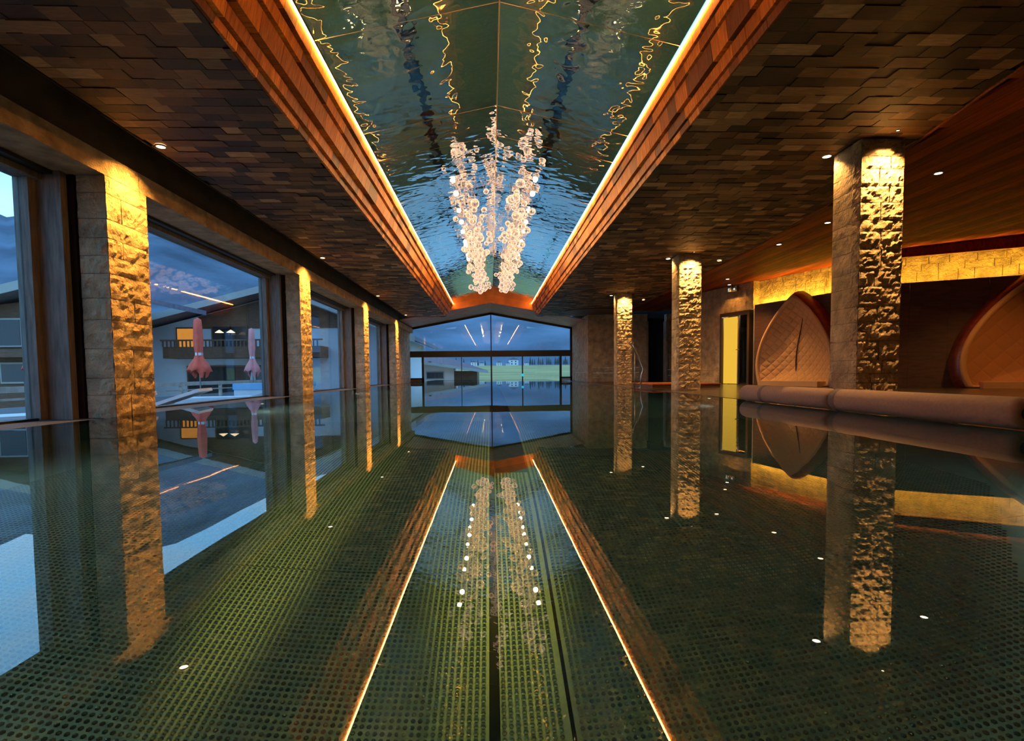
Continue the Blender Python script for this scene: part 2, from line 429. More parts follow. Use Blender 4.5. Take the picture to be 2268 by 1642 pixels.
# ---- ceilings: shingle soffits
def tile_field(name, label, x0, x1, y0, y1, xlim, seed, vis):
    root = tag(empty(name), label, kind='structure')
    MB().box(x0 - .02, x1 + .02, y0, y1, ZS + .10, ZS + .12).build('backing_board', M['void'], root)
    rnd = random.Random(seed); tiles = []
    y = y0; row = 0
    while y < y1:
        dy = .142
        x = x0 - rnd.uniform(0, .2)
        while x < x1:
            L = rnd.choice([.17, .22, .27, .33])
            a, b = max(x, x0), min(x + L, x1)
            lim = xlim((y + dy / 2))
            if a < lim:
                b = min(b, lim)
                if b - a > .03: tiles.append((a, b, y, min(y + dy, y1), rnd.random(), rnd.choices(range(6), [2, 3.2, 3.4, 2.6, 1.6, .8])[0]))
            x += L
        y += dy; row += 1
    # biggest in view: nearest ones in front of the lens
    tiles.sort(key=lambda t: (0 if vis(t) else 1, t[2]))
    var = {}
    mb = MB()
    for i, (a, b, ya, yb, r, c) in enumerate(tiles):
        g = .0015; zz = ZS + .012 * r
        if i < 298:
            key = (round(b - a, 2), c)
            if key not in var:
                q = MB().box(-(b - a) / 2 + g, (b - a) / 2 - g, -(yb - ya) / 2 + g, (yb - ya) / 2 - g, 0, .03)
                var[key] = q.mesh('wood_tile', WOODS[c])
            obj('wood_tile', var[key], root, ((a + b) / 2, (ya + yb) / 2, zz))
        else:
            mb.box(a + g, b - g, ya + g, yb - g, zz, ZS + .03, c)
    tag(mb.build('wood_tile_field', WOODS, root), kind='stuff')
    return root
tile_field('ceiling', 'left soffit of dark and pale wooden shingle tiles', -3.5, SEL, -3, 22.67, lambda y: 99,
           11, lambda t: t[2] > 3.4 + max(0, (-2.2 - t[0])) * .35)
def xb(y):
    P = [(-3, 3.5), (4.14, 4.22), (5.79, 4.56), (7.67, 4.91), (9.73, 5.13), (12.9, 5.24), (18, 5.32), (26, 5.35)]
    for (a, xa), (b, xbv) in zip(P[:-1], P[1:]):
        if y <= b: return xa + (xbv - xa) * (y - a) / (b - a)
    return P[-1][1]
tile_field('ceiling', 'right soffit of dark and pale wooden shingle tiles', SER, 5.4, -3, 22.67, xb,
           12, lambda t: t[2] > 3.4 + max(0, (t[0] - 2.2)) * .05)
tb = MB(); tb.tube([(xb(y) + .012, y, ZS + .004) for y in np.arange(-3, 18.1, .75)], .017, 6)
tb.build('trim_1', FASC[0]); tag(bpy.data.objects['trim_1'], kind='structure')

# plank ceiling over the lounge side
pc = tag(empty('ceiling'), 'reddish wood plank ceiling over the lounge recess', kind='structure')
def zpl(x): return ZS + .012 + max(0, x - 4.0) * .036
x = 3.5; i = 0
while x < 13:
    wd = .19
    y1 = 22.0
    if x < 5.33:
        y1 = max(yy for yy in np.arange(-3, 22, .1) if xb(yy) < x + .02) if xb(-3) < x + .02 else None
        if x >= 5.29: y1 = 22.0
    if y1:
        q = MB(); z0, z1 = zpl(x), zpl(x + wd)
        q.hexa([(x + .003, -3, z0), (x + wd - .003, -3, z1), (x + wd - .003, y1, z1), (x + .003, y1, z0), (x + .003, -3, z0 + .03), (x + wd - .003, -3, z1 + .03), (x + wd - .003, y1, z1 + .03), (x + .003, y1, z0 + .03)])
        q.build('ceiling_plank', M['plank'][i % 3], pc)
    x += wd; i += 1
MB().box(3.5, 13, -3, 22, 3.38, 3.42).build('ceiling_cover', M['void'], pc)

# ---- stepped larch cove on both sides of the mirror
T = [0, .20, .38, .69, .88, 1.0]
def cove(name, label, xe, xl, seed, side):
    root = tag(empty(name), label, kind='structure')
    rnd = random.Random(seed); pieces = []
    for r in range(5):
        ta, tb_ = T[r], T[r + 1]
        xa = xl + (xe - xl) * ta; za = LZ - (LZ - ZS) * ta
        xb_ = xl + (xe - xl) * tb_; zb = LZ - (LZ - ZS) * tb_
        # board: face leans a little, underside steps back
        y = -3.0
        while y < LYE:
            L = rnd.uniform(.14, .30) if r >= 3 else rnd.uniform(.16, .42)
            ye = min(y + L, LYE)
            pieces.append((r, xa, za, xb_, zb, y, ye, rnd.random(), rnd.choices(range(4), [1.5, 2.4, 2.6, 1.6])[0])); y = ye
    pieces.sort(key=lambda p: (0 if p[5] > 2.5 else 1, p[5]))
    mb = MB()
    for i, (r, xa, za, xb_, zb, ya, yb, q, c) in enumerate(pieces):
        s = 1 if side < 0 else -1        # towards the centre
        dx = abs(xb_ - xa)
        inn = xa - s * dx * .10 - s * .004 * q
        xin_top = xa - s * .0; xin_bot = xa - s * (dx * .34) - s * .004 * q
        outx = xb_ - s * (.12 if r < 4 else .0)
        zt, zb2 = za, zb + .006
        g = .0022
        pts = [(xin_top, zt), (xin_bot, zb2), (outx, zb2), (outx, zt)]
        m = MB() if i < 298 else mb
        base = [Vector((px, ya + g, pz)) for px, pz in pts]
        cc = 0 if i < 298 else c
        m.prism(base, (0, yb - ya - 2 * g, 0), cc)
        if i < 298: m.build('larch_board', FASC[c], root)
    tag(mb.build('larch_board_run', FASC, root), kind='stuff')
    return root
cove('ceiling', 'stepped larch cove along the left edge of the mirror ceiling', SEL, LXL, 21, -1)
cove('ceiling', 'stepped larch cove along the right edge of the mirror ceiling', SER, LXR, 22, 1)
for xl, s, side in ((LXL, 1, 'left'), (LXR, -1, 'right')):
    q = MB().box(min(xl, xl + s * .013), max(xl, xl + s * .013), -3, LYE, LZ - .010, LZ + .004)
    tag(q.build('led_strip', M['led']), 'thin warm light strip along the %s edge of the mirror ceiling' % side, 'light strip', 'cove light strips')

# ---- mirror ceiling
mc = tag(empty('ceiling'), 'gabled polished mirror ceiling above the pool', kind='structure')
JY = [-3, -.6, 1.25, 3.09, 4.926, 6.764, 7.60, 9.44, 11.28, 13.12, 14.96, 16.8, 18.64, 20.48, LYE]
for a, b in zip(JY[:-1], JY[1:]):
    for (xa, s) in ((LXL + .024, 1), (LXR - .024, -1)):
        g = .004
        q = MB().hexa([(xa, a + g, LZ + .008), (RX - s * .006, a + g, RZ), (RX - s * .006, b - g, RZ), (xa, b - g, LZ + .008),
                       (xa, a + g, LZ + .02), (RX - s * .006, a + g, RZ + .012), (RX - s * .006, b - g, RZ + .012), (xa, b - g, LZ + .02)])
        recalc(q.mesh('x', M['mirror'])) if False else None
        o = q.build('mirror_panel', M['mirror'], mc); recalc(o.data)
    for (xa, s) in ((LXL + .024, 1), (LXR - .024, -1)):
        q = MB().tube([(xa, b, LZ + .010), (RX, b, RZ + .002)], .0035, 5); q.build('joint_strip', M['brass'], mc)
MB().tube([(RX, -3, RZ), (RX, LYE, RZ)], .006, 6).build('ridge_strip', M['brass'], mc)
MB().box(-1.9, 2.1, -3, LYE, 3.95, 4.0).build('ceiling_cover', M['void'], mc)

# ---- gable header in front of the end window
hd = tag(empty('wall_end'), kind='structure')
hz = lambda x: 3.385 - .1845 * abs(x - .04)
q = MB()
pr = [(SEL - .05, LYE, hz(SEL)), (RX, LYE, hz(RX) + .02), (SER + .05, LYE, hz(SER)), (SER + .05, LYE, LZ), (LXR, LYE, LZ), (RX, LYE, RZ + .02), (LXL, LYE, LZ), (SEL - .05, LYE, LZ)]
q.add(pr, [(0, 1, 5, 6, 7), (1, 2, 3, 4, 5)]); q.build('header_face', M['header'], hd)
for (xa, xb_) in ((-4.1, .04), (.04, 4.1)):
    n = 9
    for i in range(n):
        ya, yb = LYE + .01 + (YE - LYE) * i / n, LYE + (YE - LYE) * (i + 1) / n
        za, zb = hz(xa), hz(xb_)
        q = MB().hexa([(xa, ya, za), (xb_, ya, zb), (xb_, yb, zb), (xa, yb, za), (xa, ya, za + .03), (xb_, ya, zb + .03), (xb_, yb, zb + .03), (xa, yb, za + .03)])
        q.build('header_board', M['header'], hd)
MB().box(-4.2, 4.2, YE + .05, YE + .2, 3.42, 4.2).build('header_cover', M['void'], hd)
MB().box(-4.6, 13, LYE + .02, YE + .2, 3.40, 3.45).build('header_cover', M['void'], hd)
# tiled soffit over the far recess
MB().box(4.12, 9.5, 22.35, YE + .2, 2.67, 3.4).build('recess_soffit', M['void'], hd)

# ---- end window
we = tag(empty('window_5'), kind='structure')
def bar(x0, x1, z0, z1, y0=YE - .06, y1=YE + .06, n='frame_bar', m='black'): return MB().box(x0, x1, y0, y1, z0, z1).build(n, M[m], we)
WLX, WRX = -3.975, 3.955
bar(WLX - .10, WLX, 0, 2.64); bar(WRX, WRX + .12, 0, 2.64)
bar(WLX, WRX, 1.216, 1.515, n='transom')
for x, w_, z0, z1 in ((.04, .05, 1.515, 3.36), (.04, .075, -.05, 1.216), (-1.43, .03, -.05, 1.216), (1.58, .055, -.05, 1.216), (-3.33, .10, -.05, 1.216), (3.48, .10, -.05, 1.216)):
    bar(x - w_ / 2, x + w_ / 2, z0, z1, n='mullion')
for (xa, xb_) in ((WLX - .1, .04), (.04, WRX + .12)):
    za, zb = hz(xa), hz(xb_)
    q = MB().hexa([(xa, YE - .06, za - .10), (xb_, YE - .06, zb - .10), (xb_, YE + .06, zb - .10), (xa, YE + .06, za - .10), (xa, YE - .06, za), (xb_, YE - .06, zb), (xb_, YE + .06, zb), (xa, YE + .06, za)])
    q.build('gable_bar', M['black'], we)
for (xa, xb_) in ((WLX, .015), (.065, WRX)):
    q = MB().prism([(xa, YE - .008, 1.515), (xb_, YE - .008, 1.515), (xb_, YE - .008, hz(xb_) - .09), (xa, YE - .008, hz(xa) - .09)], (0, .016, 0))
    q.build('pane', M['pane'], we); recalc(we.children[-1].data)
for (xa, xb_, z0) in ((WLX, -3.38, .2), (-3.28, -1.445, .02), (-1.415, .0, .02), (.08, 1.55, .02), (1.61, 3.43, .02), (3.53, WRX, .2)):
    MB().box(xa, xb_, YE - .008, YE + .008, z0, 1.216).build('pane', M['pane'], we)
for (xa, xb_) in ((WLX - .05, -3.28), (3.43, WRX + .1)):
    bar(xa, xb_, .12, .2); bar(xa, xb_, -.02, .12, n='sill', m='timber_grey')

# ---- far right recess walls
wf = tag(empty('wall_far'), kind='structure')
def stone_wall(root, p0, p1, z0, z1, thick, amp, seed, lo=.18, hi=.28, la=.45, lb=.9, g=.09, material='stone'):
    p0, p1 = Vector(p0), Vector(p1); d = (p1 - p0); L = d.length; ang = math.atan2(d.y, d.x); rnd = random.Random(seed)
    for (z, hgt) in courses(z0, z1, lo, hi, rnd):
        s = 0
        while s < L - .01:
            l = min(rnd.uniform(la, lb), L - s)
            if L - (s + l) < .2: l = L - s
            pos = p0 + d.normalized() * s
            rough_block(l, thick, hgt, amp, rnd.random() * 60, g=g).build('stone_block', M[material], root, (pos.x, pos.y, z), (0, 0, ang)); s += l
stone_wall(wf, (4.05, 22.0), (6.55, 22.0), 0, 2.8, .3, .016, 31, la=.5, lb=1.0)
stone_wall(wf, (4.05, YE), (4.05, 22.3), 0, 2.8, .25, .006, 32, la=1.0, lb=1.6, g=.2)
stone_wall(wf, (7.35, 22.0), (9.3, 22.0), 0, 2.8, .3, .012, 33)
MB().box(6.4, 7.5, 22.6, 22.7, 0, 2.8).build('dark_opening', M['void'], wf)
MB().box(6.50, 6.58, 21.95, 22.3, 0, 2.5).build('jamb', M['stone_dark'], wf)
MB().box(7.32, 7.40, 21.95, 22.3, 0, 2.5).build('jamb', M['stone_dark'], wf)
wr = tag(empty('wall_right'), kind='structure')
D0, D1 = Vector((7.04, 16.03)), Vector((7.40, 14.92))
dd = (D1 - D0).normalized(); nn = Vector((dd.y, -dd.x)) * 1.0   # towards the pool
if nn.x > 0: nn = -nn
stone_wall(wr, D0 - dd * 1.1, D0 - dd * .02, 0, 2.95, .3, .02, 41, la=.35, lb=.7)
stone_wall(wr, D0 - dd * .02, D1 + dd * .10, 2.14, 2.95, .3, .02, 42, la=.35, lb=.7)
# stone behind the pods, lit from the ledge
A0, A1 = Vector((7.45, 14.78)), Vector((8.38, 12.0))
B0, B1 = Vector((8.42, 11.45)), Vector((11.9, 9.55))
stone_wall(wr, (7.62, 14.97), (8.95, 11.9), 2.0, 3.2, .3, .02, 43, lo=.14, hi=.22, la=.25, lb=.5, g=.05)
stone_wall(wr, (8.62, 12.05), (12.2, 10.1), 2.0, 3.2, .3, .02, 44, lo=.14, hi=.22, la=.25, lb=.5, g=.05)
MB().box(12.9, 13.1, -3, 24, 0, 3.4).build('wall_board', M['panel'], wr)
MB().box(6.6, 13, 17.6, 17.7, 0, 3.4).build('wall_board', M['void'], wr)
wb = tag(MB().box(-4.6, 13, -3.3, -3.08, -.1, 4.0).build('wall_back', M['stone_dark']), kind='structure')

# ---- pod wall panels with ledge
def wall_panel(P0, P1, name):
    d = (P1 - P0); L = d.length; ang = math.atan2(d.y, d.x)
    r = empty(name, (P0.x, P0.y, 0), ang, None)
    return r, L
pa, LA = wall_panel(A0, A1, 'wall_pod'); tag(pa, kind='structure')
n = 5
for i in range(n): MB().box(LA * i / n + .002, LA * (i + 1) / n - .002, .0, .06, 0, 2.25).build('veneer_board', M['panel'], pa)
MB().box(0, LA, .06, .36, 2.10, 2.16).build('ledge', M['panel'], pa)
pb, LB = wall_panel(B0, B1, 'wall_pod'); tag(pb, kind='structure')
n = 6
for i in range(n): MB().box(LB * i / n + .002, LB * (i + 1) / n - .002, .0, .06, 0, 2.25).build('veneer_board', M['panel'], pb)
MB().box(0, LB, .06, .42, 2.10, 2.16).build('ledge', M['panel'], pb)
MB().box(-.05, LB, -.07, -.01, 2.79, 3.36).build('bulkhead', M['plank'][2], pb)
for (root, L, where) in ((pa, LA, 'behind the far niche panel'), (pb, LB, 'behind the near niche panel')):
    o = MB().box(.02, L - .02, .09, .13, 2.165, 2.185).build('led_strip', M['led_cove'])
    o.location = root.location; o.rotation_euler = root.rotation_euler
    tag(o, 'golden uplight strip on the ledge %s' % where, 'light strip', 'ledge light strips')

# ================================================================== LAMPS
def disc_mesh(r, ring):
    a = MB().lathe([(r, .002), (r, -.004), (r * 1.0 + ring, -.006), (r + ring, .01)], 20).mesh('lamp_ring', M['lamp_ring'])
    n = 20; pts = [(r * math.cos(2 * math.pi * k / n), r * math.sin(2 * math.pi * k / n), -.002) for k in range(n)]
    b = MB().poly(list(reversed(pts))).mesh('lamp_lens', M['lamp'])
    return a, b
RING, LENS = disc_mesh(.042, .010)
def downlight(x, y, z, label, group, power, col=WARM, angle=100, blend=.5, aim=(0, 0, -1), size=.03, fs=1.0):
    r = tag(empty('recessed_spotlight', (x, y, z)), label, 'spotlight', group)
    
    for nm_, me_ in (('lamp_ring', RING), ('lamp_lens', LENS)): obj(nm_, me_, r).scale = (fs, fs, 1)
    L = bpy.data.lights.new('spot_beam', 'SPOT'); L.energy = power; L.color = col; L.spot_size = math.radians(angle); L.spot_blend = blend; L.shadow_soft_size = size
    lo = bpy.data.objects.new('spot_beam', L); link(lo, r); lo.location = (0, 0, -.012)
    lo.rotation_euler = Vector(aim).to_track_quat('-Z', 'Y').to_euler()
    return r

PL, PRF, PRS, PLN = 200, 150, 16, 85
UWP = 23; LNP = 5200
for k in range(1, 5):
    yy = 5.79 + SPAN * (k - 1) if k > 1 else 5.79
    downlight(-3.40, YL0 + SPAN * k + .30, ZS - .004, 'small bright soffit spotlight beside the %s golden pier of the window wall' % ORD[k - 1], 'soffit spotlights over the window piers', PL, GOLD, 122, 1.0, (-.12, 0, -1), .025)
for k in range(1, 4):
    y0 = YR0 + SPAN * k
    downlight(XR + RW / 2, y0 - .19, ZS - .004, 'spotlight grazing the front of the %s free-standing column' % RORD[k - 1], 'spotlights in front of the columns', PRF, WARM, 118, 1.0, (0, .06, -1), .02, .3)
    downlight(XR - .075, y0 + RW - .01, ZS - .004, 'spotlight tucked against the pool side of the %s free-standing column' % RORD[k - 1], 'spotlights beside the columns', PRS, WARM, 120, .5, (0, 0, -1), .02)
for (x, y, lab, pwr) in ((5.66, 6.6, 'nearest lounge downlight in the plank ceiling right of the near column', PLN), (5.66, 8.8, 'lounge downlight just left of the near column', PLN), (5.66, 10.3, 'lounge downlight midway between the near and middle columns', PLN),
                    (4.98, 11.45, 'lounge downlight just right of the middle column head', 14), (6.45, 14.3, 'lounge downlight near the exit sign', 110), (5.10, 17.6, 'lounge downlight right of the farthest column', 22)):
    z = zpl(x) if x > xb(y) else ZS
    downlight(x, y, z - .006, lab, 'lounge downlights', pwr, WARM, 110, .6)
downlight(9.4, 8.7, zpl(9.4) - .006, 'added unseen downlight above the large brown pod', 'lounge downlights', 75, WARM, 115, .6)  # lamp out of view, added to brighten the brown pod
# wall washer above the glass door
downlight(6.98, 15.35, zpl(6.98) - .006, 'downlight washing the stone above the glass door', 'lounge downlights', 16, GOLD, 120, .5)

# unseen underwater lamps added in the pool walls to brighten the floor
M['uw'] = emis('added_lamp_lens', (1.0, .85, .45), 2.0)
def added_pool_lamp(x, y, z, aim, label, power):
    r = tag(empty('added_pool_lamp', (x, y, z)), label, 'added lamp', 'added underwater lamps in the pool walls')
    sgn = 1 if aim[0] > 0 else -1
    MB().tube([(0, 0, 0), (sgn * .012, 0, 0)], .075, 18).build('lamp_ring', M['lamp_ring'], r)
    MB().tube([(sgn * .012, 0, 0), (sgn * .016, 0, 0)], .055, 18).build('lamp_lens', M['uw'], r)
    L = bpy.data.lights.new('lamp_beam', 'SPOT'); L.energy = power; L.color = (.86, 1.0, .92); L.spot_size = math.radians(150); L.spot_blend = 1.0; L.shadow_soft_size = .05
    lo = link(bpy.data.objects.new('lamp_beam', L), r); lo.location = (sgn * .03, 0, 0); lo.rotation_euler = Vector(aim).to_track_quat('-Z', 'Y').to_euler()
for k in range(5):
    yy = 2.9 + SPAN * k
    w_ = ['nearest to the viewer', 'opposite the second window', 'opposite the third window', 'before the farthest pier', 'closest to the end window'][k]
    added_pool_lamp(-3.5, yy, -.55, (1, 0, -.35), 'added underwater lamp in the left pool wall, %s' % w_, UWP)
    added_pool_lamp(3.45, yy, -.55, (-1, 0, -.35), 'added underwater lamp in the right pool wall, %s' % w_, UWP * .12)

def added_lane_lamp(x, label, power):  # unseen spots behind the camera, added to cast yellow strips along the floor
    r = tag(empty('added_pool_lamp', (x, -3.0, -.62)), label, 'added lamp', 'added underwater lamps in the near pool wall')
    MB().tube([(0, 0, 0), (0, .012, 0)], .055, 18).build('lamp_ring', M['lamp_ring'], r)
    MB().tube([(0, .012, 0), (0, .016, 0)], .04, 18).build('lamp_lens', M['uw'], r)
    L = bpy.data.lights.new('lamp_beam', 'SPOT'); L.energy = power; L.color = (1.0, .62, .10); L.spot_size = math.radians(6.5); L.spot_blend = .8; L.shadow_soft_size = .04
    lo = link(bpy.data.objects.new('lamp_beam', L), r); lo.location = (0, .03, 0); lo.rotation_euler = Vector((0, 6.5, -.72)).to_track_quat('-Z', 'Y').to_euler()
added_lane_lamp(-.09, 'added yellow underwater lane lamp left of the centre drain channel', LNP)
added_lane_lamp(.13, 'added yellow underwater lane lamp between the two drain channels', LNP)
added_lane_lamp(-.98, 'added yellow underwater lane lamp farthest left of the drain channels', LNP)

for (x, y, lab) in ((5.06, 7.75, 'round black ceiling speaker in the planks left of the near column'), (5.55, 17.2, 'round black ceiling speaker beside the downlight right of the farthest column')):
    r = tag(empty('ceiling_speaker', (x, y, zpl(x) - .004)), lab, 'speaker', 'ceiling speakers')
    MB().lathe([(.0, -.010), (.085, -.008), (.09, .004)], 22).build('speaker_grille', M['void'], r)
    MB().lathe([(.09, .004), (.092, -.010), (.105, -.008), (.107, .006)], 22).build('speaker_ring', M['black'], r)

# ================================================================== CHANDELIER
M['orb'] = None
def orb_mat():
    m = bpy.data.materials.new('glass_painted_glow'); m.use_nodes = True; t = m.node_tree; t.nodes.clear()
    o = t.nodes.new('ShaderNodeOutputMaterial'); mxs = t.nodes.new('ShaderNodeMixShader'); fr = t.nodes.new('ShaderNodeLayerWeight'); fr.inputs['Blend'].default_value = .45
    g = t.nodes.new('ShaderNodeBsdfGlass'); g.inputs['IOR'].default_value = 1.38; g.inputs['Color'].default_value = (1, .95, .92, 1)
    e_ = t.nodes.new('ShaderNodeEmission'); e_.inputs[0].default_value = (1.0, .62, .42, 1); e_.inputs[1].default_value = 1.15  # warm sparkle painted into the glass orbs as emission
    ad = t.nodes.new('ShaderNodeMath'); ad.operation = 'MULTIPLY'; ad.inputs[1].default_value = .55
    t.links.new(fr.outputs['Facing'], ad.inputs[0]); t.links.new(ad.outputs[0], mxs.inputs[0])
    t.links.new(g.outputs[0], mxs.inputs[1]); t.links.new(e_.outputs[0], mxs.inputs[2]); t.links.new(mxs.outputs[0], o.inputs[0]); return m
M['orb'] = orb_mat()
M['bulb'] = emis('bulb_glow', (1.0, .64, .26), 220)
M['wire'] = mat('fine_wire', (.5, .42, .38), .3, metal=1)
import bmesh
def ico(name, r, sub, m):
    bm = bmesh.new(); bmesh.ops.create_icosphere(bm, subdivisions=sub, radius=r)
    for f in bm.faces: f.smooth = True
    me = bpy.data.meshes.new(name); bm.to_mesh(me); bm.free(); me.materials.append(m); return me
ch = tag(empty('glass_orb_chandelier', (RX, 12.8, 3.45)), 'long chandelier of many clear glass orbs and glowing bulbs below the mirror ceiling', 'chandelier')
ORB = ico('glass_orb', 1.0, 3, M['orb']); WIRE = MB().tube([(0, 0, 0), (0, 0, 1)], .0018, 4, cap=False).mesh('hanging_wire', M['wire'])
rnd = random.Random(3); pts = []
def zmir(x): return LZ + .008 + (RZ - LZ) * (1 - min(1, abs(x - RX) / 1.66))
tries = 0
while len(pts) < 250 and tries < 20000:
    tries += 1
    t = rnd.random(); y = 8.4 + t * 9.0
    side = -1 if rnd.random() < .5 else 1
    wd = .26 + .10 * math.sin(t * 3.1)
    x = RX + side * (.06 + wd + rnd.gauss(0, .12))
    if (x - RX) * side < .05 or abs(x - RX) > .72: continue
    zlow = 2.98 - .28 * math.sin(math.pi * min(1, t * 1.05)) ** 1.0 - .05 * t
    z = zlow + (3.42 - zlow) * rnd.random() ** 1.1
    r = rnd.uniform(.042, .074)
    if all((x - a) ** 2 + ((y - b) * .8) ** 2 + (z - c) ** 2 > ((r + q) * .95) ** 2 for a, b, c, q in pts): pts.append((x, y, z, r))
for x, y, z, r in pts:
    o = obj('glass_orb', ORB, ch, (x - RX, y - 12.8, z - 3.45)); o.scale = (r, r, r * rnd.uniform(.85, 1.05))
    wz = obj('hanging_wire', WIRE, o, (0, 0, .98)); wz.scale = (1 / r * .8, 1 / r * .8, max(.05, (zmir(x) - z - r)) / o.scale.z)
BULB = ico('lamp_bulb', .042, 2, M['bulb'])
for yy in (9.2, 10.9, 12.5, 13.9, 15.4):
    for x in (-.55, .75):
        o = obj('lamp_bulb', BULB, ch, (x - RX, yy - 12.8, 0))
        wz = obj('bulb_stem', WIRE, o, (0, 0, .04)); wz.scale = (3, 3, zmir(x) - 3.49)

# ================================================================== POOL SIDE THINGS
def roller(y0, y1, label, hollow):
    r = .105; L = y1 - y0
    t = tag(empty('foam_roller', (3.40, (y0 + y1) / 2, .004)), label, 'foam roller', 'foam rollers on the pool edge')
    prof = []
    for s, sg in ((-1, 1), (1, -1)):
        seq = [(.0 if not hollow or s > 0 else .04, s * (L / 2 - .012)), (r * .55, s * L / 2), (r * .8, s * (L / 2 - .006)), (r * .95, s * (L / 2 - .03)), (r, s * (L / 2 - .06))]
        prof += seq if s < 0 else list(reversed(seq))
    b = MB().lathe(prof, 28); me = b.mesh('foam_body', M['foam'])
    o = obj('foam_body', me, t, (0, 0, r), (math.pi / 2, 0, 0))
    MB().tube([(0, -.04, 0), (0, .04, 0)], r + .003, 28, cap=False).build('strap', M['foam_dark'], t, (0, L / 2 - .55 if not hollow else L / 2 - .07, r))
    if hollow:
        MB().tube([(0, -.02, 0), (0, .06, 0)], .042, 20).build('hollow_core', M['void'], t, (0, -L / 2 + .008, r))
    return t
roller(5.12, 6.95, 'mauve foam roller on the pool edge, the farther one in front of the glass door', False)
roller(3.22, 5.09, 'mauve foam roller on the pool edge, the nearer one with an open end', True)

hr = tag(empty('pool_handrail', (3.60, 13.0, .004)), 'bent steel handrail at the pool edge in front of the farthest column', 'handrail')
MB().tube([(.10, 0, 0), (.12, 0, .30), (.17, 0, .46), (.06, 0, .75), (-.06, 0, 1.0), (-.10, 0, 1.06), (-.07, 0, 1.12)], [.022, .02, .02, .02, .02, .02, .018], 8).build('grab_bar', M['chrome'], hr)
MB().tube([(-.03, .05, 0), (-.03, .05, .90)], .012, 8).build('thin_post', M['chrome'], hr)
MB().lathe([(.0, .012), (.05, .012), (.05, 0)], 16).build('base_plate', M['chrome'], hr, (.10, 0, 0))

pf = tag(empty('low_platform', (4.75, 13.6, .004)), 'low wooden platform step behind the handrail, between the middle and farthest columns', 'platform')
for i in range(6): MB().box(-.85, .85, -.9 + i * .3 + .003, -.9 + (i + 1) * .3 - .003, .075, .10).build('platform_board', FASC[1], pf)
MB().box(-.83, .83, -.88, .88, 0, .075).build('platform_base', M['panel'], pf)

# exit sign
M['sign_white'] = emis('sign_face_glow', (.95, .95, .9), .3)
ex = tag(empty('exit_sign', (7.12, 15.45, 2.71), math.atan2(dd.y, dd.x)), 'small black exit sign box with white pictograms above the glass door', 'sign')
MB().box(-.20, .20, -.03, .03, 0, .15).build('sign_box', M['black'], ex)
MB().box(-.18, -.03, -.034, -.03, .015, .135).build('pictogram_plate', mat('sign_plate', (.35, .38, .33), .5), ex)
q = MB(); nseg = 14
q.add([(.10 + .032 * math.cos(2 * math.pi * k / nseg), -.034, .072 + .032 * math.sin(2 * math.pi * k / nseg)) for k in range(nseg)] + [(.10 + .032 * math.cos(2 * math.pi * k / nseg), -.03, .072 + .032 * math.sin(2 * math.pi * k / nseg)) for k in range(nseg)],
      [tuple(range(nseg))] + [(k, nseg + k, nseg + (k + 1) % nseg, (k + 1) % nseg) for k in range(nseg)])
q.build('pictogram_disc', M['sign_white'], ex)
q = MB().box(-.128, -.10, -.037, -.034, .03, .085).box(-.15, -.075, -.037, -.034, .085, .10).box(-.125, -.10, -.037, -.034, .105, .125); q.build('pictogram_figure', M['sign_white'], ex)
MB().tube([(0, 0, .15), (0, 0, zpl(7.12) - 2.71)], .012, 8).build('hanger', M['black'], ex)

# glass door
M['door_frame'] = mat('door_frame_bronze', (.06, .035, .02), .4)
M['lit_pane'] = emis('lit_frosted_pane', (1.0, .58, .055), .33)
M['interior'] = mat('interior_render', (.45, .40, .33), .8)
dr = tag(empty('door_1', (D0.x, D0.y, 0), math.atan2(dd.y, dd.x)), 'dark framed glass door with a glowing yellow pane and lever handle', kind='structure')
DL = (D1 - D0).length
for (a, b) in ((0, .08), (DL - .08, DL)): MB().box(a, b, -.04, .12, 0, 2.13).build('door_post', M['door_frame'], dr)
MB().box(.08, DL - .08, -.04, .12, 2.03, 2.13).build('door_head', M['door_frame'], dr)
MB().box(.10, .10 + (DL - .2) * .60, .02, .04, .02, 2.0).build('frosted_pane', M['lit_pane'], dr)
lf = MB().box(.10 + (DL - .2) * .62, DL - .12, .02, .035, .02, 2.0).build('clear_pane', M['pane'], dr)
MB().box(.10 + (DL - .2) * .60, .10 + (DL - .2) * .645, .0, .06, .02, 2.02).build('door_stile', M['chrome'], dr)
MB().tube([(.10 + (DL - .2) * .62, -.01, 1.02), (.10 + (DL - .2) * .62, -.06, 1.02), (.10 + (DL - .2) * .62 + .14, -.06, 1.02)], .011, 8).build('lever_handle', M['chrome'], dr)
MB().box(-.2, DL + .2, 1.3, 1.35, 0, 2.6).build('room_wall', M['interior'], dr)
MB().box(DL * .75, DL * .80, .6, .64, 0, 2.3).build('room_post', M['black'], dr)
pl = bpy.data.lights.new('room_lamp', 'POINT'); pl.energy = 12; pl.color = (1, .8, .55); pl.shadow_soft_size = .1
po = bpy.data.objects.new('room_lamp', pl); link(po, dr); po.location = (.8, .7, 2.0)

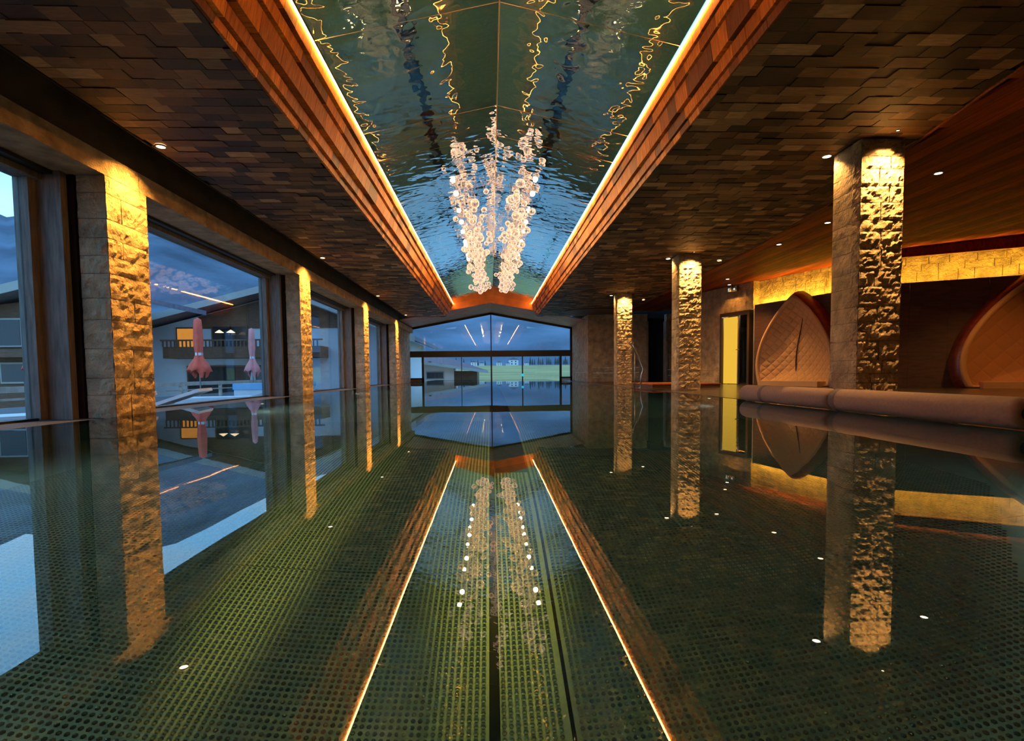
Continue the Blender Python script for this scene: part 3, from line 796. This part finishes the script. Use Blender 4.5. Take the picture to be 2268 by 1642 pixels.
# leaf shaped lounge pods
def quilt_mat(name, c, sc, st=.6):
    m = bpy.data.materials.new(name); m.use_nodes = True; t = m.node_tree; p = t.nodes['Principled BSDF']
    p.inputs['Base Color'].default_value = (*c, 1); p.inputs['Roughness'].default_value = .75
    tcn = t.nodes.new('ShaderNodeTexCoord'); mpn = t.nodes.new('ShaderNodeMapping'); mpn.inputs['Rotation'].default_value = (0, math.radians(45), 0)
    t.links.new(tcn.outputs['Object'], mpn.inputs[0]); s_ = t.nodes.new('ShaderNodeSeparateXYZ'); t.links.new(mpn.outputs[0], s_.inputs[0])
    def mth(op, a, b=None):
        n_ = t.nodes.new('ShaderNodeMath'); n_.operation = op
        for k, x in enumerate((a, b)):
            if x is None: continue
            if isinstance(x, (int, float)): n_.inputs[k].default_value = x
            else: t.links.new(x, n_.inputs[k])
        return n_.outputs[0]
    a = mth('POWER', mth('ABSOLUTE', mth('SINE', mth('MULTIPLY', s_.outputs['X'], math.pi / sc))), .35)
    b_ = mth('POWER', mth('ABSOLUTE', mth('SINE', mth('MULTIPLY', s_.outputs['Z'], math.pi / sc))), .35)
    hgt = mth('MINIMUM', a, b_)
    bp = t.nodes.new('ShaderNodeBump'); bp.inputs['Strength'].default_value = st; bp.inputs['Distance'].default_value = .05
    t.links.new(hgt, bp.inputs['Height']); t.links.new(bp.outputs[0], p.inputs['Normal'])
    return m
M['quilt_a'] = quilt_mat('tan_quilt', (.62, .36, .16), .16); M['quilt_b'] = quilt_mat('brown_quilt', (.40, .145, .04), .26, .25)
M['rim_a'] = mat('tan_piping', (.62, .37, .18), .7); M['rim_b'] = mat('brown_piping', (.48, .22, .075), .7)
def pod(base, ang, hw, ztop, zbot, label, quilt, rim, seam):
    r = tag(empty('leaf_lounge_pod', (base.x, base.y, 0), ang), label, 'lounge pod', 'leaf shaped lounge pods')
    n = 64; out = []
    zc = .55
    for k in range(n):
        a = 2 * math.pi * k / n       # 0 = top, clockwise
        s = math.sin(a); c = math.cos(a)
        if c >= 0:      # pointed upper half
            t = abs(a if a <= math.pi / 2 else 2 * math.pi - a) / (math.pi / 2)
            x = hw * math.sin(t * math.pi / 2) ** .92 * (1 - .10 * (1 - t)) * (1 if s >= 0 else -1); z = zc + (ztop - zc) * (1 - t ** 1.16)
        else:
            x = hw * s; z = max(.03, zc + (zc - zbot) * c)
        out.append((x, z))
    cen = (0, zc)
    def ringpts(sc, y): return [(cen[0] + (x - cen[0]) * sc, y, cen[1] + (z - cen[1]) * sc) for x, z in out]
    def loft(rs):
        mb = MB(); vs = []
        for q_ in rs: vs += q_
        fs = [(i * n + k, i * n + (k + 1) % n, (i + 1) * n + (k + 1) % n, (i + 1) * n + k) for i in range(len(rs) - 1) for k in range(n)]
        mb.add(vs, fs, 0, True); return mb
    o = loft([ringpts(1.10, -.002), ringpts(1.09, -.18), ringpts(1.07, -.30), ringpts(1.03, -.34), ringpts(1.0, -.345)]).build('pod_shell', M['pod_wood'], r); recalc(o.data)
    o = loft([ringpts(1.035, -.34), ringpts(1.03, -.375), ringpts(1.0, -.39), ringpts(.965, -.375), ringpts(.95, -.33)]).build('padded_rim', rim, r)
    rs = []
    for j in range(13):
        sc = .955 * (1 - j / 12.0) + .0005; rs.append(ringpts(sc, -.335 + .31 * (1 - (sc / .955) ** 2.2)))
    o = loft(rs).build('quilted_cushion', quilt, r)
    MB().box(-hw * .80, hw * .80, -.55, -.10, .004, .13).build('seat_cushion', rim, r)
    if seam:
        pts_ = []
        for i in range(15):
            u = i / 14; x = hw * (.30 - .62 * math.sin(u * math.pi * .55) + .22 * u); z = ztop - .22 - (ztop - .42) * u
            rr_ = min(1, math.hypot(x / hw, (z - zc) / (ztop - zc)) / .955); pts_.append((x, -.335 + .31 * (1 - rr_ ** 2.2) - .012, z))
        MB().tube(pts_, .016, 6).build('cushion_seam', M['panel'], r)
    return r
angA = math.atan2((A1 - A0).y, (A1 - A0).x); angB = math.atan2((B1 - B0).y, (B1 - B0).x)
pod(A0 + (A1 - A0).normalized() * 1.58, angA, 1.12, 2.24, -.75, 'tan quilted leaf-shaped lounge pod in red wood beside the glass door', M['quilt_a'], M['rim_a'], True)
pod(B0 + (B1 - B0).normalized() * 2.95, angB, 1.45, 2.36, -.75, 'large brown quilted lounge pod at the right edge behind the foam rollers', M['quilt_b'], M['rim_b'], False)

# dark oval ceiling recess
q = MB(); n = 32
ov = [(4.15 + 1.25 * math.cos(2 * math.pi * k / n), 20.9 + 1.05 * math.sin(2 * math.pi * k / n)) for k in range(n)]
q.add([(x, y, ZS - .02) for x, y in ov] + [(x, y, ZS + .02) for x, y in ov], [tuple(reversed(range(n)))] + [(k, (k + 1) % n, n + (k + 1) % n, n + k) for k in range(n)])
o = q.build('trim_2', M['panel']); tag(o, kind='structure')

# cyan marker lamps on the end mullion
M['cyan'] = emis('cyan_glow', (.02, .55, .75), .4)
MB().tube([(1.58, YE - .09, .30), (1.58, YE - .06, .30)], .07, 16).build('cyan_button', M['cyan'], we)

# ================================================================== OUTSIDE
ZT = -.40
M['terrace'] = mat('terrace_boards', (.10, .095, .10), .6, var=.3, vscale=4, stretch=(8, .6, 1), coords='World')
M['white_pl'] = mat('white_plastic', (.72, .76, .82), .4)
M['grey_mat'] = mat('grey_mesh', (.42, .40, .36), .8)
M['coral'] = mat('coral_canvas', (.90, .12, .07), .8, var=.12, vscale=6)
M['coral2'] = mat('faded_pink_canvas', (.85, .28, .26), .8, var=.12, vscale=6)
M['rail'] = mat('pale_rail_wood', (.46, .38, .31), .7, var=.2, vscale=5)
M['blue_box'] = mat('pale_blue_plastic', (.22, .50, .80), .5)
M['wall_white'] = mat('white_render', (.62, .64, .70), .85)
M['wall_pink'] = mat('pinkish_render', (.85, .66, .64), .85)
M['chalet_wood'] = mat('brown_chalet_wood', (.12, .055, .03), .7, var=.3, vscale=3, stretch=(1, 1, 8), coords='World')
M['roof'] = mat('slate_roof', (.14, .13, .17), .7, var=.2, vscale=5, coords='World')
M['roof_mauve'] = mat('mauve_roof', (.12, .05, .065), .7, var=.2, vscale=5, coords='World')
M['verge'] = mat('weathered_verge', (.34, .33, .32), .7)
M['dark_win'] = mat('dark_window', (.02, .025, .03), .1)
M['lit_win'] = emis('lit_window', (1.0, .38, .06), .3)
M['lampshade'] = emis('pendant_glow', (1.0, .75, .45), .9)
tr_ = tag(empty('floor_terrace'), kind='structure')
for i in range(24):
    x0 = -13.0 + i * .352
    MB().box(x0 + .004, x0 + .348, -6, 34, ZT - .03, ZT).build('terrace_plank', M['terrace'], tr_)

def parasol(y, label, m, wide=1.0):
    t = tag(empty('closed_parasol', (-9.3, y, ZT)), label, 'parasol', 'closed parasols on the terrace')
    MB().tube([(0, 0, 0), (0, 0, 2.66)], .024, 8).build('pole', M['verge'], t)
    MB().lathe([(0, .06), (.22, .05), (.24, 0)], 20).build('base', M['verge'], t)
    n = 24; Z = [2.64, 2.6, 2.3, 1.9, 1.62, 1.5, 1.38, 1.15, .98, .86]; R = [.03, .10, .125, .14, .115, .095, .12, .24, .30, .21]
    mb = MB(); vs = []
    for j, (z, r) in enumerate(zip(Z, R)):
        for k in range(n):
            a = 2 * math.pi * k / n; am = .12 if j < 5 else .30
            rr_ = r * wide * (1 + am * math.cos(5 * a + j * .25)); zz = z + (.14 * math.cos(5 * a + 1.5) if j == 9 else (.05 * math.cos(5 * a) if j == 8 else 0))
            vs.append((rr_ * math.cos(a), rr_ * math.sin(a), zz))
    fs = [(j * n + k, j * n + (k + 1) % n, (j + 1) * n + (k + 1) % n, (j + 1) * n + k) for j in range(len(Z) - 1) for k in range(n)]
    mb.add(vs, fs, 0, True); mb.build('folded_canopy', m, t)
    MB().tube([(0, 0, 1.46), (0, 0, 1.55)], .112 * wide, 20, cap=False).build('tie_strap', M['white_pl'], t)
parasol(11.4, 'closed coral parasol seen through the nearest window at the left edge', M['coral'], .9)
parasol(17.4, 'closed coral parasol in front of the chalet balcony', M['coral'])
parasol(21.2, 'closed faded pink parasol right of the coral one, by the blue tub', M['coral2'], .85)

def lounger(x, y, rz, label, s=1.0):
    t = tag(empty('sun_lounger', (x, y, ZT), rz), label, 'sun lounger', 'white sun loungers on the terrace')
    MB().box(-.36, .36, -.95, .45, .24, .33).build('seat_deck', M['white_pl'], t)
    for sx_ in (-1, 1):
        for yy in (-.85, .35): MB().box(sx_ * .31 - .03, sx_ * .31 + .03, yy - .03, yy + .03, 0, .24).build('leg', M['white_pl'], t)
    b = empty('backrest', (0, .42, .30), 0, t); b.rotation_euler = (math.radians(19), 0, 0)
    q = MB().box(-.37, -.28, 0, .78, 0, .05).box(.28, .37, 0, .78, 0, .05).box(-.28, .28, .70, .78, 0, .05).box(-.28, .28, 0, .06, 0, .05)
    q.build('back_frame', M['white_pl'], b)
    MB().box(-.28, .28, .06, .70, .012, .03).build('mesh_panel', M['grey_mat'], b)
    MB().box(-.33, .33, -.92, .40, .33, .36).build('cushion', M['white_pl'], t)
lounger(-5.55, 6.75, math.radians(-35), 'white sun lounger behind the nearest window pane at the left edge')
lounger(-5.85, 8.75, math.radians(-78), 'white sun lounger just right of the nearest golden pier')
lounger(-5.6, 11.6, math.radians(-70), 'white sun lounger outside the second window, nearer its far jamb')

rl = tag(empty('terrace_railing', (-11.0, 14, ZT)), 'pale wooden railing along the terrace in front of the chalet', 'railing')
MB().box(-.05, .05, -14, 14, .46, .60).build('top_rail', M['rail'], rl)
MB().box(-.02, .02, -14, 14, .28, .33).build('middle_rail', M['rail'], rl)
for i in range(11): MB().box(-.05, .05, -14 + i * 2.75, -13.9 + i * 2.75, 0, .46).build('post', M['rail'], rl)
for i, (y, lab) in enumerate(((20.0, 'pale blue covered tub below the faded pink parasol'), (24.5, 'pale blue covered tub outside the third window'))):
    t = tag(empty('covered_tub', (-8.7, y, ZT)), lab, 'tub', 'pale blue tubs on the terrace')
    MB().box(-.55, .55, -.5, .5, 0, .30).build('tub_body', M['white_pl'], t); MB().box(-.58, .58, -.53, .53, .30, .52).build('tub_cover', M['blue_box'], t)

def gable(root, x0, x1, xp, zl, zp, zr, yf, yb, oh, roofm, th=.22):
    for (xa, za, xb_, zb) in ((x0, zl, xp, zp), (xp, zp, x1, zr)):
        q = MB().hexa([(xa, yf - oh, za), (xb_, yf - oh, zb), (xb_, yb, zb), (xa, yb, za), (xa, yf - oh, za + th), (xb_, yf - oh, zb + th), (xb_, yb, zb + th), (xa, yb, za + th)])
        q.build('roof_slope', roofm, root)
        q = MB().hexa([(xa, yf - oh - .06, za - .12), (xb_, yf - oh - .06, zb - .12), (xb_, yf - oh, zb - .12), (xa, yf - oh, za - .12), (xa, yf - oh - .06, za + th), (xb_, yf - oh - .06, zb + th), (xb_, yf - oh, zb + th), (xa, yf - oh, za + th)])
        q.build('verge_board', M['verge'], root)
# chalet opposite the second window
c1 = tag(empty('chalet', (-13, 30, -2)), 'white and brown chalet with balcony and lit windows seen through the second window', 'building')
c1.location = (0, 0, 0)
q = MB().prism([(-19, 30, -3), (-5, 30, -3), (-5, 30, 2.5), (-11.3, 30, 4.9), (-19, 30, 2.9)], (0, 10, 0)); o = q.build('wall', M['wall_white'], c1); recalc(o.data)
MB().prism([(-16.0, 29.95, 3.0), (-8, 29.95, 3.0), (-8, 29.95, 3.55), (-11.3, 29.95, 4.85), (-16, 29.95, 3.65)], (0, .05, 0)).build('gable_cladding', M['chalet_wood'], c1)
gable(c1, -21, -4, -11.3, 2.55, 5.0, 2.2, 30, 41, 1.6, M['roof'])
bal = MB().box(-17.2, -9.0, 28.7, 30, 1.35, 1.95).build('balcony', M['chalet_wood'], c1)
MB().box(-17.3, -8.9, 28.65, 28.72, 2.25, 2.33).build('balcony_rail', M['chalet_wood'], bal)
for i in range(41): MB().box(-17.2 + i * .2, -17.14 + i * .2, 28.66, 28.71, 1.95, 2.25).build('baluster', M['chalet_wood'], bal)
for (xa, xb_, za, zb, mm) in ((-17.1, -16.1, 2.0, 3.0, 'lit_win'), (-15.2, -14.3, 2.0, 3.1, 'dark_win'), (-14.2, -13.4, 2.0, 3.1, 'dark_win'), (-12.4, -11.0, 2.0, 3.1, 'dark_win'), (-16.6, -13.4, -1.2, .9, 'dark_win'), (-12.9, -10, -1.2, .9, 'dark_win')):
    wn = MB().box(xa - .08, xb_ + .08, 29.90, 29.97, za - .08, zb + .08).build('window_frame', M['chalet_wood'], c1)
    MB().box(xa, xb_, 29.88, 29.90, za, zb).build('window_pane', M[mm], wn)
for x in (-14.5, -13.9):
    MB().lathe([(.03, .14), (.22, 0), (.0, -.01)], 14).build('pendant_lamp', M['lampshade'], c1, (x, 29.2, 2.72))
c2 = tag(empty('chalet'), 'dark timber chalet with slate roof at the left edge beyond the nearest window', 'building')
q = MB().prism([(-30, 22, -3), (-17.0, 22, -3), (-17.0, 22, 3.6), (-22, 22, 3.0), (-30, 22, 1.5)], (0, 5, 0)); o = q.build('wall', M['chalet_wood'], c2); recalc(o.data)
gable(c2, -30, -14, -17.0, .9, 4.05, 3.4, 22, 27, 1.0, M['roof'])
for (xa, xb_, za, zb, mm) in ((-19.6, -18.6, 1.7, 2.7, 'dark_win'), (-19.4, -18.2, .25, .95, 'dark_win'), (-18.3, -17.7, 1.5, 2.9, 'wall_white')):
    wn = MB().box(xa - .07, xb_ + .07, 21.9, 21.98, za - .07, zb + .07).build('window_frame', M['verge'], c2)
    MB().box(xa, xb_, 21.88, 21.9, za, zb).build('window_pane', M[mm], wn)
MB().box(-22, -17.2, 21.2, 22, 1.2, 1.5).build('balcony', M['chalet_wood'], c2)

# house beyond the end window
h1 = tag(empty('house'), 'pinkish house with a mauve pitched roof seen through the end window', 'building')
q = MB().prism([(-12, 45, -4), (-3.1, 45, -4), (-3.1, 45, .95), (-12, 45, 2.25)], (0, 5, 0)); o = q.build('wall', M['wall_pink'], h1); recalc(o.data)
MB().box(-3.1, -1.15, 45.2, 53, -4, .62).build('annex_wall', M['chalet_wood'], h1)
q = MB().hexa([(-12, 43.6, 2.25), (-.2, 43.6, .50), (-3.4, 50.5, 1.62), (-12, 50.5, 3.1), (-12, 43.6, 2.37), (-.2, 43.6, .62), (-3.4, 50.5, 1.74), (-12, 50.5, 3.22)]); q.build('roof_slope', M['roof_mauve'], h1)
MB().hexa([(-12, 43.52, 2.16), (-.2, 43.52, .41), (-.2, 43.6, .41), (-12, 43.6, 2.16), (-12, 43.52, 2.38), (-.2, 43.52, .63), (-.2, 43.6, .63), (-12, 43.6, 2.38)]).build('verge_board', M['verge'], h1)
for (xa, xb_, za, zb) in ((-5.35, -4.0, .02, .52), (-7.6, -6.6, .0, .7)):
    wn = MB().box(xa - .08, xb_ + .08, 44.9, 44.98, za - .08, zb + .08).build('window_frame', M['verge'], h1); MB().box(xa, xb_, 44.88, 44.9, za, zb).build('window_pane', M['dark_win'], wn)
for i in range(5): MB().box(-6.9 + i * .9, -6.7 + i * .9, 43.8, 45, 1.62 - i * .18, 1.78 - i * .18).build('roof_bracket', M['chalet_wood'], h1)

# land: meadow and mountains
def terrain_mat(name, c1_, c2_, sc):
    m = mat(name, c1_, .95, var=.5, vscale=sc, col2=c2_, coords='World', detail=6); return m
M['meadow'] = terrain_mat('meadow_grass', (.40, .31, .08), (.52, .41, .13), .05)
M['mountain'] = terrain_mat('haze_tinted_forest', (.055, .085, .14), (.15, .20, .27), .006)  # distance haze is painted into the bluish forest colour
me_ = MB()
me_.add([(-400, 34.2, -2.5), (400, 34.2, -2.5), (400, 60, -.3), (-400, 60, -.3), (600, 620, 9.3), (-600, 620, 9.3)], [(0, 1, 2, 3), (3, 2, 4, 5)])
me_.add([(-400, -60, -4), (-13.2, -60, -4), (-13.2, 34.2, -2.5), (-400, 34.2, -2.5)], [(0, 1, 2, 3)])
tag(me_.build('meadow', M['meadow']), 'green meadow rising beyond the pool towards the village', 'meadow', kind='structure')
RID = [(-2600, 470), (-1200, 430), (-600, 430), (0, 455), (70, 488), (200, 470), (370, 450), (560, 545), (720, 615), (905, 635), (1090, 640), (1270, 630), (1700, 560), (2600, 430), (4200, 380)]
def ridge(px):
    for (a, ya), (b, yb) in zip(RID[:-1], RID[1:]):
        if px <= b: return ya + (yb - ya) * (px - a) / (b - a)
    return RID[-1][1]
mb = MB(); nx, ny = 150, 26; vs = []
for j in range(ny + 1):
    for i in range(nx + 1):
        px = -2600 + (6800) * i / nx; v = j / ny
        Y = 620 + 880 * v
        X = (px - 1086) / 1175 * Y
        Zr = (828 - ridge(px)) / 1175 * 1500
        Z = 8.5 + (Zr - 8.5) * (v ** 1.15)
        nzv = mn.noise(Vector((X * .006, Y * .006, 3.1))) * .6 + mn.noise(Vector((X * .02, Y * .02, 7.7))) * .3
        vs.append((X, Y, Z + nzv * 60 * v * (1 - .75 * v)))
fs = [(j * (nx + 1) + i, j * (nx + 1) + i + 1, (j + 1) * (nx + 1) + i + 1, (j + 1) * (nx + 1) + i) for j in range(ny) for i in range(nx)]
mb.add(vs, fs, 0, True); tag(mb.build('mountain', M['mountain']), 'forested mountain with painted blue haze behind the village', 'mountain', kind='structure')

# village houses and trees
rnd = random.Random(77)
spots = [(-17.5, 560, 5.5, 'white village house left of the centre mullion, farthest left'), (-9.5, 575, 4.2, 'small white village house left of the centre mullion'), (9, 560, 4.8, 'white village house right of the centre mullion'), (26, 600, 9.0, 'tall white village house with two dark windows'), (18, 545, 3.6, 'low white shed in front of the tall village house'), (38, 560, 3.8, 'small white village house at the meadow edge')]
for (x, y, s, lab) in spots:
    z = -.3 + (y - 60) * .01714
    t = tag(empty('village_house', (x, y, z)), lab, 'house', 'white village houses')
    MB().box(-s * .6, s * .6, 0, s, -.5, s * .72).build('wall', M['wall_white'], t)
    q = MB().prism([(-s * .7, -.4, s * .70), (s * .7, -.4, s * .70), (0, -.4, s * 1.05)], (0, s + .8, 0)); o = q.build('roof', M['roof'], t); recalc(o.data)
    for sx_ in (-.3, .18):
        for zz in (.12, .42): MB().box(s * sx_, s * (sx_ + .16), -.06, 0, s * zz, s * (zz + .16)).build('window_pane', M['dark_win'], t)
M['conifer'] = mat('dark_conifer', (.045, .06, .06), .9)
CRN = MB()
for (r, z0, z1) in ((2.2, 1.5, 5.0), (1.8, 3.6, 7.2), (1.3, 5.8, 9.4), (.8, 8.0, 11.5)): CRN.lathe([(r, z0), (r * .5, (z0 + z1) / 2), (.02, z1)], 9)
CRNM = CRN.mesh('crown', M['conifer']); TRK = MB().tube([(0, 0, -1), (0, 0, 2.5)], .35, 6).mesh('trunk', M['chalet_wood'])
for i in range(26):
    x = 44 + i * 3.1 if i < 18 else -62 + (i - 18) * 8; y = 588 + (i % 3) * 9; z = -.3 + (y - 60) * .01714; s = rnd.uniform(.55, .95)
    t = tag(empty('conifer_tree', (x, y, z)), 'dark conifer at the foot of the mountain, right of the village houses' if i < 18 else 'dark conifer at the foot of the mountain, left of the village houses', 'tree', 'conifers right of the village' if i < 18 else 'conifers left of the village')
    t.scale = (s, s, s); obj('crown', CRNM, t); obj('trunk', TRK, t)
